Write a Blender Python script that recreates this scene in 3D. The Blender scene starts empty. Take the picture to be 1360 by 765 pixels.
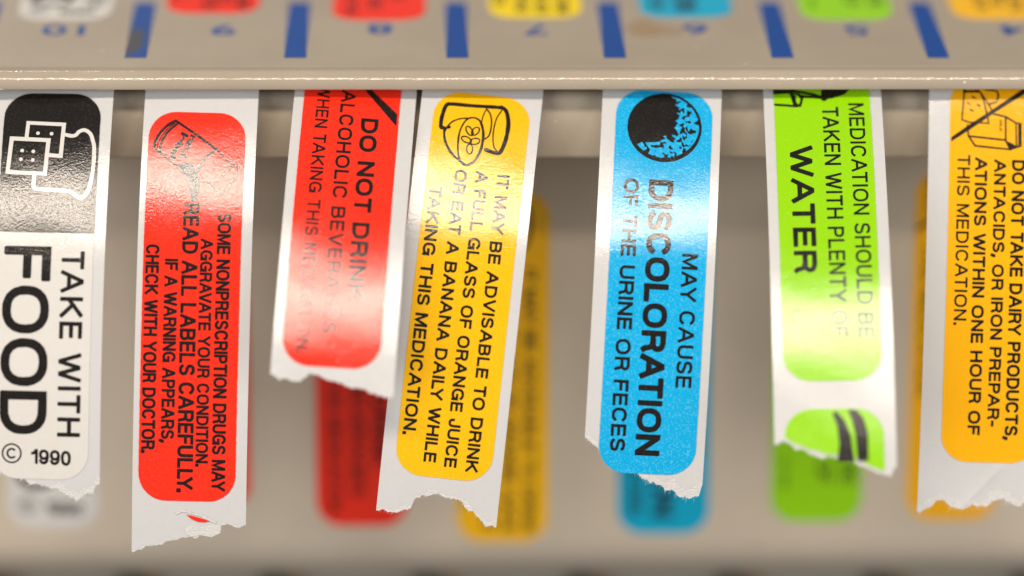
import bpy, bmesh, math, random
from mathutils import Vector, Matrix

# ------------------------------------------------------------------ camera, world, lights, exposure
MM = 0.001
SC = bpy.context.scene
COL = SC.collection
R_ = math.radians
PITCH, YAW, ROLL = R_(22), R_(1.4), 0.0075
DIST = 413.0                      # mm from the lens to the plane of focus
PXMM = 13.45                      # photo pixels per mm there
FWD = Vector((math.cos(PITCH)*math.sin(YAW), math.cos(PITCH)*math.cos(YAW), -math.sin(PITCH)))
RT = FWD.cross(Vector((0, 0, 1))).normalized()
UP = RT.cross(FWD).normalized()
RT, UP = RT*math.cos(ROLL)+UP*math.sin(ROLL), UP*math.cos(ROLL)-RT*math.sin(ROLL)
TW = -FWD
ORIGIN = Vector((0, 0, 120.0))    # the point looked at, mm
CAM = ORIGIN - FWD*DIST

cam_d = bpy.data.cameras.new('camera')
cam = bpy.data.objects.new('camera', cam_d)
COL.objects.link(cam)
cam.matrix_world = Matrix.Translation(CAM*MM) @ Matrix((RT, UP, TW)).transposed().to_4x4()
cam_d.sensor_width = 36
cam_d.lens = 36*DIST/(1360/PXMM)
cam_d.clip_start, cam_d.clip_end = 0.01, 20
cam_d.dof.use_dof = True
cam_d.dof.focus_distance = (DIST - 1.7)*MM
cam_d.dof.aperture_fstop = cam_d.lens/27.0
cam_d.dof.aperture_blades = 0
SC.camera = cam

world = bpy.data.worlds.new('World')
SC.world = world
world.use_nodes = True
bg = world.node_tree.nodes['Background']
bg.inputs[0].default_value = (1.0, 0.97, 0.94, 1)
bg.inputs[1].default_value = 0.15

def area(name, pos, target, sx, sy, power, color, xaxis):
    d = bpy.data.lights.new(name, 'AREA')
    d.shape = 'RECTANGLE'; d.size = sx; d.size_y = sy; d.energy = power; d.color = color
    o = bpy.data.objects.new(name, d); COL.objects.link(o)
    z = (pos-target).normalized()
    x = (xaxis - z*xaxis.dot(z)).normalized()
    y = z.cross(x)
    o.matrix_world = Matrix.Translation(pos) @ Matrix((x, y, z)).transposed().to_4x4()
    return o

O_M = ORIGIN*MM
kdir = TW*math.cos(R_(31)) + UP*math.sin(R_(31))
area('ceiling_light', O_M + kdir*1.6 + RT*(-0.10), O_M, 1.5, 0.145, 21.5, (1.0, 0.87, 0.73), RT)
e2 = R_(140)
area('rear_light', O_M + Vector((-0.36, -math.cos(e2)*1.0, math.sin(e2)*1.0)), O_M, 0.40, 0.14, 5.5, (1.0, 0.96, 0.9), Vector((1, 0, 0)))

for sgn, nm, pw in ((-1, 'left_fill_light', 9.3), (1, 'right_fill_light', 6.8)):  # unseen fill lamps, added to brighten the bar and the recessed panel
    az, el = R_(44)*sgn, R_(12)
    area(nm, O_M + Vector((math.sin(az)*math.cos(el), -math.cos(az)*math.cos(el), math.sin(el)))*1.5, O_M, 0.8, 0.8, pw, (1.0, 0.975, 0.96), Vector((1, 0, 0)))

SC.view_settings.view_transform = 'Standard'
SC.view_settings.look = 'None'
SC.view_settings.exposure = 0.0
SC.view_settings.gamma = 1.0
SC.render.engine = 'CYCLES'
SC.cycles.use_denoising = True
SC.cycles.max_bounces = 8

# ------------------------------------------------------------------ geometry helpers (mm in, metres out)
def ray(px, py):
    return FWD + RT*((px-680)/PXMM/DIST) + UP*((382.5-py)/PXMM/DIST)
def at_depth(px, py, w):
    return CAM + ray(px, py)*(DIST+w)
def on_plane(px, py, p0, n):
    d = ray(px, py)
    return CAM + d*((p0-CAM).dot(n)/d.dot(n))

def link_mesh(name, verts, faces, mats, parent=None, face_mats=None, smooth=False, base=Vector((0, 0, 0))):
    me = bpy.data.meshes.new(name)
    me.from_pydata([tuple((Vector(v)-base)*MM) for v in verts], [], faces)
    for m in (mats if isinstance(mats, (list, tuple)) else [mats]):
        me.materials.append(m)
    if face_mats:
        me.polygons.foreach_set('material_index', face_mats)
    if smooth:
        me.polygons.foreach_set('use_smooth', [True]*len(me.polygons))
    me.update()
    o = bpy.data.objects.new(name, me)
    COL.objects.link(o)
    if parent is not None:
        o.parent = parent
    return o

def empty(name, loc_mm, label, cat, group=None):
    o = bpy.data.objects.new(name, None)
    o.empty_display_size = 0.003
    COL.objects.link(o)
    o.location = loc_mm*MM
    o['label'] = label; o['category'] = cat
    if group: o['group'] = group
    return o

def sweep_x(profile, x0, x1, nx=1, closed=True):
    """profile: list of (y,z); extruded along X."""
    n = len(profile); V = []; F = []
    for i in range(nx+1):
        x = x0+(x1-x0)*i/nx
        V += [Vector((x, y, z)) for y, z in profile]
    for i in range(nx):
        for j in range(n if closed else n-1):
            k = (j+1) % n
            F.append((i*n+j, i*n+k, (i+1)*n+k, (i+1)*n+j))
    if closed:
        F.append(tuple(range(n))[::-1]); F.append(tuple(nx*n+j for j in range(n)))
    return V, F

def shade_auto(o, deg=35):
    bm = bmesh.new(); bm.from_mesh(o.data)
    bmesh.ops.recalc_face_normals(bm, faces=bm.faces)
    for f in bm.faces: f.smooth = True
    for e in bm.edges:
        e.smooth = not (len(e.link_faces) == 2 and e.calc_face_angle(0) > R_(deg))
    bm.to_mesh(o.data); bm.free()
    return o

# ------------------------------------------------------------------ materials
def mat(name):
    m = bpy.data.materials.new(name); m.use_nodes = True
    nt = m.node_tree
    return m, nt, nt.nodes['Principled BSDF']
def N(nt, t, **kw):
    n = nt.nodes.new(t)
    for k, v in kw.items(): setattr(n, k, v)
    return n
def rgba(c): return (c[0], c[1], c[2], 1)
def coords(nt):
    return N(nt, 'ShaderNodeTexCoord').outputs['Object']
def noise(nt, scale, detail=2.0, rough=0.5, vec=None):
    n = N(nt, 'ShaderNodeTexNoise')
    n.inputs['Scale'].default_value = scale; n.inputs['Detail'].default_value = detail
    n.inputs['Roughness'].default_value = rough
    nt.links.new(vec if vec is not None else coords(nt), n.inputs['Vector'])
    return n.outputs['Fac']
def ramp(nt, fac, stops):
    r = N(nt, 'ShaderNodeValToRGB')
    els = r.color_ramp.elements
    while len(els) < len(stops): els.new(0.5)
    for e, (p, c) in zip(els, stops):
        e.position = p; e.color = rgba(c)
    nt.links.new(fac, r.inputs[0])
    return r.outputs[0]
def mix(nt, fac, a, b):
    m = N(nt, 'ShaderNodeMix', data_type='RGBA')
    for s, v in ((0, fac), (6, a), (7, b)):
        if hasattr(v, 'links') or hasattr(v, 'is_linked'): nt.links.new(v, m.inputs[s])
        elif s == 0: m.inputs[0].default_value = v
        else: m.inputs[s].default_value = rgba(v)
    return m.outputs[2]
def bump(nt, b, height, dist, strength=1.0, prev=None):
    n = N(nt, 'ShaderNodeBump')
    n.inputs['Strength'].default_value = strength; n.inputs['Distance'].default_value = dist
    nt.links.new(height, n.inputs['Height'])
    if prev is not None: nt.links.new(prev, n.inputs['Normal'])
    nt.links.new(n.outputs[0], b.inputs['Normal'])
    return n.outputs[0]

def paper_mat(name, col, col2=None, speck=0.0, rough=0.125, grain=0.85, ior=1.6):
    """coated, slightly grainy paper; col2 shows through in fine specks"""
    m, nt, b = mat(name)
    v = coords(nt)
    if col2 is not None:
        f = noise(nt, 5200, 3, 0.6, v)
        c = ramp(nt, f, [(0.0, col), (0.56-speck*0.1, col), (0.70-speck*0.1, col2)])
    else:
        f = noise(nt, 1500, 4, 0.6, v)
        c = ramp(nt, f, [(0.3, tuple(x*0.965 for x in col)), (0.7, col)])
    nt.links.new(c, b.inputs['Base Color'])
    r = noise(nt, 3000, 3, 0.6, v)
    rr = N(nt, 'ShaderNodeMapRange'); rr.inputs[1].default_value = 0.3; rr.inputs[2].default_value = 0.7
    rr.inputs[3].default_value = rough*0.85; rr.inputs[4].default_value = rough*1.2
    nt.links.new(r, rr.inputs[0])
    hz = N(nt, 'ShaderNodeMapRange'); hz.inputs[1].default_value = 0.35; hz.inputs[2].default_value = 0.7
    hz.inputs[3].default_value = 0.85; hz.inputs[4].default_value = 1.25           # handled, slightly duller patches
    nt.links.new(noise(nt, 330, 3, 0.6, v), hz.inputs[0])
    mu = N(nt, 'ShaderNodeMath', operation='MULTIPLY')
    nt.links.new(rr.outputs[0], mu.inputs[0]); nt.links.new(hz.outputs[0], mu.inputs[1])
    nt.links.new(mu.outputs[0], b.inputs['Roughness'])
    b.inputs['IOR'].default_value = ior
    p = bump(nt, b, noise(nt, 4800, 2, 0.6, v), 0.000019*grain)
    bump(nt, b, noise(nt, 1300, 2, 0.5, v), 0.000010*grain, prev=p)
    return m

RED = (0.96, 0.031, 0.011); YEL = (0.98, 0.525, 0.002); BLU = (0.001, 0.425, 0.82)
GRN = (0.31, 0.70, 0.003); ORA = (0.98, 0.475, 0.002); WHT = (0.74, 0.72, 0.68)
M = {
    'liner': paper_mat('white coated backing paper', (0.655, 0.655, 0.655), rough=0.16),
    'core': paper_mat('torn paper fibre', (0.66, 0.655, 0.64), (0.78, 0.775, 0.765), 0.2, rough=0.9, grain=6),
    'red': paper_mat('fluorescent red paper', RED, (0.98, 0.06, 0.022), 0.2),
    'yellow': paper_mat('yellow paper', YEL, (0.99, 0.58, 0.03), 0.3),
    'blue': paper_mat('sky blue printed paper', BLU, (0.09, 0.56, 0.87), 0.4),
    'green': paper_mat('fluorescent green paper', GRN, (0.36, 0.77, 0.006), 0.2),
    'orange': paper_mat('amber paper', ORA, (0.98, 0.51, 0.015), 0.3),
    'white': paper_mat('white label paper', WHT),
    'ink': paper_mat('black printing ink', (0.012, 0.010, 0.009), (0.035, 0.03, 0.027), 0.0),
}

def painted(name, col, rough=0.22, stain=None, specks=True, peel=1.0, dirt=False):
    m, nt, b = mat(name)
    v = coords(nt)
    c = ramp(nt, noise(nt, 60, 4, 0.6, v), [(0.35, tuple(x*0.95 for x in col)), (0.65, tuple(min(1, x*1.04) for x in col))])
    if specks:
        vo = N(nt, 'ShaderNodeTexVoronoi'); vo.inputs['Scale'].default_value = 420
        nt.links.new(v, vo.inputs['Vector'])
        lt = N(nt, 'ShaderNodeMath', operation='LESS_THAN'); lt.inputs[1].default_value = 0.055
        nt.links.new(vo.outputs['Distance'], lt.inputs[0])
        sel = N(nt, 'ShaderNodeMath', operation='GREATER_THAN'); sel.inputs[1].default_value = 0.80
        sx = N(nt, 'ShaderNodeSeparateColor'); nt.links.new(vo.outputs['Color'], sx.inputs[0])
        nt.links.new(sx.outputs[0], sel.inputs[0])
        ml = N(nt, 'ShaderNodeMath', operation='MULTIPLY')
        nt.links.new(lt.outputs[0], ml.inputs[0]); nt.links.new(sel.outputs[0], ml.inputs[1])
        c = mix(nt, ml.outputs[0], c, (0.72, 0.69, 0.63))
        dl = N(nt, 'ShaderNodeMath', operation='LESS_THAN'); dl.inputs[1].default_value = 0.05
        sl = N(nt, 'ShaderNodeMath', operation='LESS_THAN'); sl.inputs[1].default_value = 0.22 if dirt else 0.08
        nt.links.new(sx.outputs[1], sl.inputs[0])
        vo2 = N(nt, 'ShaderNodeTexVoronoi'); vo2.inputs['Scale'].default_value = 520
        nt.links.new(v, vo2.inputs['Vector']); nt.links.new(vo2.outputs['Distance'], dl.inputs[0])
        m2 = N(nt, 'ShaderNodeMath', operation='MULTIPLY')
        nt.links.new(dl.outputs[0], m2.inputs[0]); nt.links.new(sl.outputs[0], m2.inputs[1])
        c = mix(nt, m2.outputs[0], c, (0.16, 0.13, 0.10))
        # pale dust lying in drifts
        du = ramp(nt, noise(nt, 3500, 3, 0.7, v), [(0.56, (0, 0, 0)), (0.68, (1, 1, 1))])
        dr = ramp(nt, noise(nt, 110, 3, 0.6, v), [(0.48, (0, 0, 0)), (0.70, (.35, .35, .35))])
        dm = N(nt, 'ShaderNodeMath', operation='MULTIPLY')
        nt.links.new(du, dm.inputs[0]); nt.links.new(dr, dm.inputs[1])
        c = mix(nt, dm.outputs[0], c, (0.66, 0.62, 0.56))
    if stain:
        for (p, sx_, sy_, colr, amt) in stain:
            mp = N(nt, 'ShaderNodeMapping', vector_type='POINT')
            mp.inputs['Scale'].default_value = (1/sx_/MM, 1/sy_/MM, 0)
            mp.inputs['Location'].default_value = (-p.x/sx_, -p.y/sy_, 0)
            nt.links.new(v, mp.inputs['Vector'])
            ln = N(nt, 'ShaderNodeVectorMath', operation='LENGTH')
            nt.links.new(mp.outputs[0], ln.inputs[0])
            ad = N(nt, 'ShaderNodeMath', operation='MULTIPLY_ADD')
            nt.links.new(noise(nt, 900, 4, 0.7, v), ad.inputs[0]); ad.inputs[1].default_value = 1.3
            nt.links.new(ln.outputs['Value'], ad.inputs[2])
            mr = N(nt, 'ShaderNodeMapRange'); mr.inputs[1].default_value = 1.25; mr.inputs[2].default_value = 1.75
            mr.inputs[3].default_value = amt; mr.inputs[4].default_value = 0.0
            nt.links.new(ad.outputs[0], mr.inputs[0])
            c = mix(nt, mr.outputs[0], c, colr)
    nt.links.new(c, b.inputs['Base Color'])
    b.inputs['Roughness'].default_value = rough
    p = bump(nt, b, noise(nt, 4300 if dirt else 2600, 2, 0.5, v), (0.000012 if dirt else 0.000016)*peel)
    bump(nt, b, noise(nt, 500, 2, 0.5, v), 0.00003*peel, prev=p)
    return m

BEIGE = (0.385, 0.328, 0.252)
PALE = (0.50, 0.425, 0.33)

# ------------------------------------------------------------------ the dispenser
CX = 680
lipc = at_depth(CX, 109.5, 1.0)
YC, ZC, LR = lipc.y, lipc.z, 1.30
XH = 78.0
ZS = ZC + LR - 0.14                          # top of the shelf
P_SHELF = Vector((0, 0, ZS)); UPZ = Vector((0, 0, 1)); NY = Vector((0, -1, 0))
Y0 = YC + 0.5                               # plane the strips come out of
YB = YC + 1.15                                # face of the bar behind them

disp = empty('label_dispenser', Vector((0, YC, ZC)), 'beige painted metal dispenser with numbered slots marked off by blue bars', 'dispenser')
base = Vector((0, YC, ZC))

st_px = on_plane(858, 38, P_SHELF, UPZ) - base
st_px2 = on_plane(893, 41, P_SHELF, UPZ) - base
M['shelf'] = painted('beige enamel of the shelf', BEIGE, 0.30, stain=[(st_px, 2.3, 3.4, (0.33, 0.23, 0.13), 0.85), (st_px2, 1.4, 2.2, (0.31, 0.23, 0.15), 0.6)])
M['enamel'] = painted('beige enamel', (0.56, 0.48, 0.375), 0.30, peel=1.3)
M['lip'] = painted('beige enamel of the lip', (0.43, 0.367, 0.287), 0.11, peel=1.5, dirt=True)
M['panel'] = painted('beige enamel of the panel', (0.63, 0.54, 0.425), 0.42)
smp = on_plane(177, 55, P_SHELF, UPZ) - base
M['blue_paint'] = painted('dark blue paint', (0.001, 0.062, 0.31), 0.28, specks=False,
                          stain=[(smp, 1.35, 5.0, (0.07, 0.068, 0.064), 0.92)])
M['dark'] = painted('dark brown slot shade', (0.06, 0.045, 0.032), 0.5)  # the slot's shade is put into this colour
M['rust'] = painted('orange brown peg end', (0.17, 0.085, 0.035), 0.45)
M['black_plastic'] = painted('black plastic', (0.01, 0.009, 0.008), 0.4)

def dpart(name, V, F, m, parent=disp, deg=35):
    return shade_auto(link_mesh(name, V, F, m, parent, base=base), deg)

# shelf: flat plate from the crease back
yc0 = YC + 1.75
V, F = sweep_x([(yc0, ZS), (YC+75, ZS), (YC+75, ZS-0.9), (yc0, ZS-0.9)], -XH, XH, 2)
shelf = dpart('shelf_plate', V, F, M['shelf'])
# front lip: a bead that rises out of the crease, rolls over the edge and turns in underneath
prof = [(yc0, ZS), (YC+1.45, ZS-0.012), (YC+1.15, ZS+0.0), (YC+0.8, ZS+0.05), (YC+0.45, ZS+0.115)]
for k in range(0, 33):
    a = R_(84 - k*(84+10)/32)
    prof.append((YC-LR*math.cos(a), ZC+LR*math.sin(a)))
yb, zb = prof[-1]
for k in range(1, 7):                        # small round under-edge
    a = R_(-10 - k*14)
    prof.append((yb + 0.16*(math.cos(R_(-10))-math.cos(a)), zb + 0.16*(math.sin(a)-math.sin(R_(-10)))))
prof += [(YC-0.78, zb-0.10), (YC-0.55, zb+0.25), (YC+0.2, ZC+0.25), (yc0, ZS-0.9)]
V, F = sweep_x(prof, -XH, XH, 4)
dpart('front_lip', V, F, M['lip'], deg=50)

# bar under the slot
zbt = on_plane(CX, 125, Vector((0, YB, 0)), NY).z
zbb = on_plane(CX, 210.5, Vector((0, YB, 0)), NY).z
prof = []
for k in range(0, 9):
    a = R_(90 - k*90/8); prof.append((YB+1.5-1.5*math.cos(a), zbt-1.5+1.5*math.sin(a)))
for k in range(0, 7):
    a = R_(-k*90/6); prof.append((YB+0.3-0.3*math.cos(a), zbb+0.3+0.3*math.sin(a)))
prof += [(YB+34, zbb), (YB+34, zbb+0.8), (YB+1.1, zbb+0.8), (YB+1.0, zbt-1.6), (YB+1.7, zbt-0.9), (YB+40, zbt-0.9), (YB+40, zbt)]
V, F = sweep_x(prof, -XH, XH, 2)
dpart('slot_bar', V, F, M['enamel'])
# added dark wall that closes the slot and stands in for its shade
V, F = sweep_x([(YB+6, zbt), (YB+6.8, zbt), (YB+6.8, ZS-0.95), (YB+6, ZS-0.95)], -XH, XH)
dpart('slot_shade_wall', V, F, M['dark'])

# recessed panel
PT = R_(16.5)
PN = TW*math.cos(PT) - UP*math.sin(PT)
PN = Vector((0, PN.y, PN.z)).normalized()
PD = Vector((0, -PN.z, PN.y))
if PD.z > 0: PD = -PD                         # down along the panel
P0 = at_depth(CX, 480, 22.0)
ptop = P0 - PD*((P0.z-zbb)/(-PD.z)) if abs(PD.z) > 1e-6 else P0
pbot = on_plane(CX, 712, P0, PN)
dlen = (pbot-P0).dot(PD)
pb = P0 + PD*dlen
prof = []
top = P0 + PD*((zbb-0.02-P0.z)/PD.z)
prof.append((top.y, top.z))
prof.append((pb.y, pb.z))
RB = 5.0
cen = pb - PN*RB
AE = 58
for k in range(1, 13):
    a = R_(k*AE/12)
    q = cen + PN*RB*math.cos(a) + PD*RB*math.sin(a)
    prof.append((q.y, q.z))
TD = PD*math.cos(R_(AE)) - PN*math.sin(R_(AE))          # the underside slopes away behind
TN = PN*math.cos(R_(AE)) + PD*math.sin(R_(AE))
qs = Vector((0, prof[-1][0], prof[-1][1]))
qe = qs + TD*22
prof.append((qe.y, qe.z))
thick = [(y - 0.0, z) for y, z in prof]
back = [(q[0]+0.9, q[1]+0.45) for q in prof[::-1]]
V, F = sweep_x(thick+back, -XH-8, XH+8, 2)
pnl = dpart('back_panel', V, F, M['panel'])
def disc_peg(c, axis, r, l):
    axis = axis.normalized(); a = Vector((1, 0, 0)); b_ = axis.cross(a)
    V = []; F = []; n = 20
    for (rr, h) in ((r, -0.3), (r, l*0.8), (r*0.8, l), (0.05, l)):
        for k in range(n):
            t = 2*math.pi*k/n
            V.append(c+axis*h+(a*math.cos(t)+b_*math.sin(t))*rr)
    for i in range(3):
        for k in range(n):
            F.append((i*n+k, i*n+(k+1) % n, (i+1)*n+(k+1) % n, (i+1)*n+k))
    return V, F
for px in (-15, 175, 365, 567, 770, 970, 1165, 1362):
    q = on_plane(px, 766, qs, TN)
    V, F = disc_peg(q, TN, 1.7, 1.6)
    peg = dpart('slot_peg', V, F, M['black_plastic'])
    V, F = disc_peg(q+Vector((2.2, 0, 0))+TD*0.5, TN, 1.3, 1.2)
    dpart('peg_tip', V, F, M['rust'], parent=peg)

# painted blue bars and slot numbers on the shelf
def on_shelf(px, py, h=0.02):
    q = on_plane(px, py, P_SHELF, UPZ); q.z = ZS+h
    return q
random.seed(4)
for px in (-33, 179.7, 392, 607.6, 817, 1034+5.5, 1246.5):
    a = on_shelf(px, 77)
    L = (on_shelf(px, 3) - a).y
    hw = 1.10
    n = 14; V = []; F = []
    for i in range(n+1):
        y = a.y + L*i/n
        V += [Vector((a.x-hw+random.uniform(-.025, .025), y, a.z)), Vector((a.x+hw+random.uniform(-.025, .025), y, a.z))]
    for i in range(n): F.append((2*i, 2*i+1, 2*i+3, 2*i+2))
    dpart('divider_mark', V, F, M['blue_paint'], parent=shelf)

# ------------------------------------------------------------------ lettering and line drawing in 2D
_tc = bpy.data.curves.new('lettering', 'FONT')
_to = bpy.data.objects.new('lettering', _tc)
COL.objects.link(_to)
_cache = {}
def text2d(s, weight=0.03, spacing=1.0):
    """verts (x in 0..1 over the full width, y 0..1 over the cap height), faces"""
    key = (s, weight, spacing)
    if key in _cache: return _cache[key]
    _tc.body = s; _tc.offset = weight; _tc.space_character = spacing; _tc.resolution_u = 4
    bpy.context.view_layer.update()
    me = bpy.data.meshes.new_from_object(_to.evaluated_get(bpy.context.evaluated_depsgraph_get()))
    vs = [v.co.copy() for v in me.vertices]; fs = [tuple(p.vertices) for p in me.polygons]
    bpy.data.meshes.remove(me)
    x0 = min(v.x for v in vs); x1 = max(v.x for v in vs)
    cap = 0.682 + weight
    y0 = -weight
    out = ([((v.x-x0)/(x1-x0), (v.y-y0)/(cap-y0)) for v in vs], fs)
    _cache[key] = out
    return out

def spline(pts, sub, closed=False):
    out = []; n = len(pts)
    for i in range(n if closed else n-1):
        g = (lambda k: pts[k % n]) if closed else (lambda k: pts[min(max(k, 0), n-1)])
        a, b, c, d = g(i-1), g(i), g(i+1), g(i+2)
        for k in range(sub):
            t = k/sub
            out.append(tuple(0.5*((2*b[q])+(-a[q]+c[q])*t+(2*a[q]-5*b[q]+4*c[q]-d[q])*t*t+(-a[q]+3*b[q]-3*c[q]+d[q])*t**3) for q in (0, 1)))
    if not closed: out.append(pts[-1])
    return out

# a plain grotesque drawn as strokes: each glyph is (width, [paths]) with cap height 1
def _sup(cx, cy, rx, ry, a0, a1, n=22, p=2.35):
    out = []
    for i in range(n+1):
        a = R_(a0+(a1-a0)*i/n); c, s = math.cos(a), math.sin(a)
        out.append((cx+rx*math.copysign(abs(c)**(2/p), c), cy+ry*math.copysign(abs(s)**(2/p), s)))
    return out
_S = _sup(.5, .745, .46, .255, 28, 180, 12) + spline([(.04, .745), (.10, .61), (.32, .535), (.68, .465), (.92, .38), (.98, .255)], 4)[1:-1] + _sup(.5, .255, .48, .255, 0, -155, 12)
GLYPH = {
 'A': (.74, [[(0, 0), (.46, 1), (.54, 1), (1, 0)], [(.19, .33), (.81, .33)]]),
 'B': (.62, [[(0, 0), (0, 1), (.55, 1)] + _sup(.55, .765, .40, .235, 90, -90, 10)[1:] + [(0, .53)], [(.55, .53)] + _sup(.55, .265, .45, .265, 90, -90, 10)[1:] + [(0, 0)]]),
 'C': (.68, [_sup(.5, .5, .5, .5, 38, 322, 30)]),
 'D': (.66, [[(0, 0), (0, 1), (.42, 1)] + _sup(.42, .5, .58, .5, 90, -90, 20)[1:] + [(0, 0)]]),
 'E': (.53, [[(1, 0), (0, 0), (0, 1), (.97, 1)], [(0, .52), (.92, .52)]]),
 'F': (.50, [[(0, 0), (0, 1), (1, 1)], [(0, .50), (.90, .50)]]),
 'G': (.72, [_sup(.5, .5, .5, .5, 40, 335, 30) + [(1, .44), (.56, .44)], [(1, .44), (1, 0)]]),
 'H': (.62, [[(0, 0), (0, 1)], [(1, 0), (1, 1)], [(0, .52), (1, .52)]]),
 'I': (0, [[(0, 0), (0, 1)]]),
 'J': (.46, [[(1, 1), (1, .30)] + _sup(.5, .30, .5, .30, 0, -180, 14)[1:] + [(0, .36)]]),
 'K': (.66, [[(0, 0), (0, 1)], [(.97, 1), (.02, .36)], [(.34, .58), (1, 0)]]),
 'L': (.49, [[(0, 1), (0, 0), (1, 0)]]),
 'M': (.76, [[(0, 0), (0, 1), (.06, 1), (.5, .04), (.94, 1), (1, 1), (1, 0)]]),
 'N': (.62, [[(0, 0), (0, 1), (.05, 1), (.95, 0), (1, 0), (1, 1)]]),
 'O': (.74, [_sup(.5, .5, .5, .5, 0, 360, 40)]),
 'P': (.57, [[(0, 0), (0, 1), (.52, 1)] + _sup(.52, .73, .48, .27, 90, -90, 12)[1:] + [(0, .46)]]),
 'R': (.62, [[(0, 0), (0, 1), (.54, 1)] + _sup(.54, .74, .44, .26, 90, -90, 12)[1:] + [(0, .48)], [(.54, .48), (.80, .42), (.90, .28), (.93, .08), (1, 0)]]),
 'S': (.60, [_S]),
 'T': (.58, [[(0, 1), (1, 1)], [(.5, 1), (.5, 0)]]),
 'U': (.62, [[(0, 1), (0, .34)] + _sup(.5, .34, .5, .34, 180, 360, 18)[1:] + [(1, 1)]]),
 'V': (.68, [[(0, 1), (.46, 0), (.54, 0), (1, 1)]]),
 'W': (1.0, [[(0, 1), (.23, 0), (.27, 0), (.48, .96), (.52, .96), (.73, 0), (.77, 0), (1, 1)]]),
 'Y': (.68, [[(0, 1), (.5, .42), (1, 1)], [(.5, .42), (.5, 0)]]),
 '1': (.30, [[(0, .76), (.45, .80), (.8, 1), (1, 1), (1, 0)]]),
 '9': (.54, [_sup(.5, .68, .5, .32, 0, 360, 24), spline([(1, .68), (.985, .42), (.86, .12), (.52, 0), (.22, .03), (.03, .17)], 4)]),
 '0': (.54, [_sup(.5, .5, .5, .5, 0, 360, 30)]),
 '-': (.26, [[(0, .42), (1, .42)]]),
 '.': (0, [[(0, 0), (0, .04)]]),
 ',': (0, [[(0, .03), (0, 0), (-.07, -.16)]]),
}
KERN = {'LY': .20, 'AV': .13, 'VA': .13, 'VO': .04, 'AY': .12, 'YA': .1, 'LT': .1, 'TA': .12, 'AT': .12, 'WA': .07, 'AW': .07, 'AP': -.02, 'PA': .08, 'FA': .08, 'KY': .05, 'RY': .05, 'RT': .03, 'LO': .03, 'TO': .04, 'S,': -.02, 'OR': -.02, 'Y.': .12, 'R-': .03, 'AU': -.02, 'CA': .02}
def layout(s, track):
    x = 0.0; out = []; n = 0
    for i, ch in enumerate(s):
        if ch == ' ': x += max(.30, .42-.5*(track-.30)); n += 0; continue
        w = GLYPH[ch][0]; x -= KERN.get(s[max(i-1, 0)]+ch, 0); out.append((ch, x, w)); x += w + track
    return out, x - track

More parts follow.
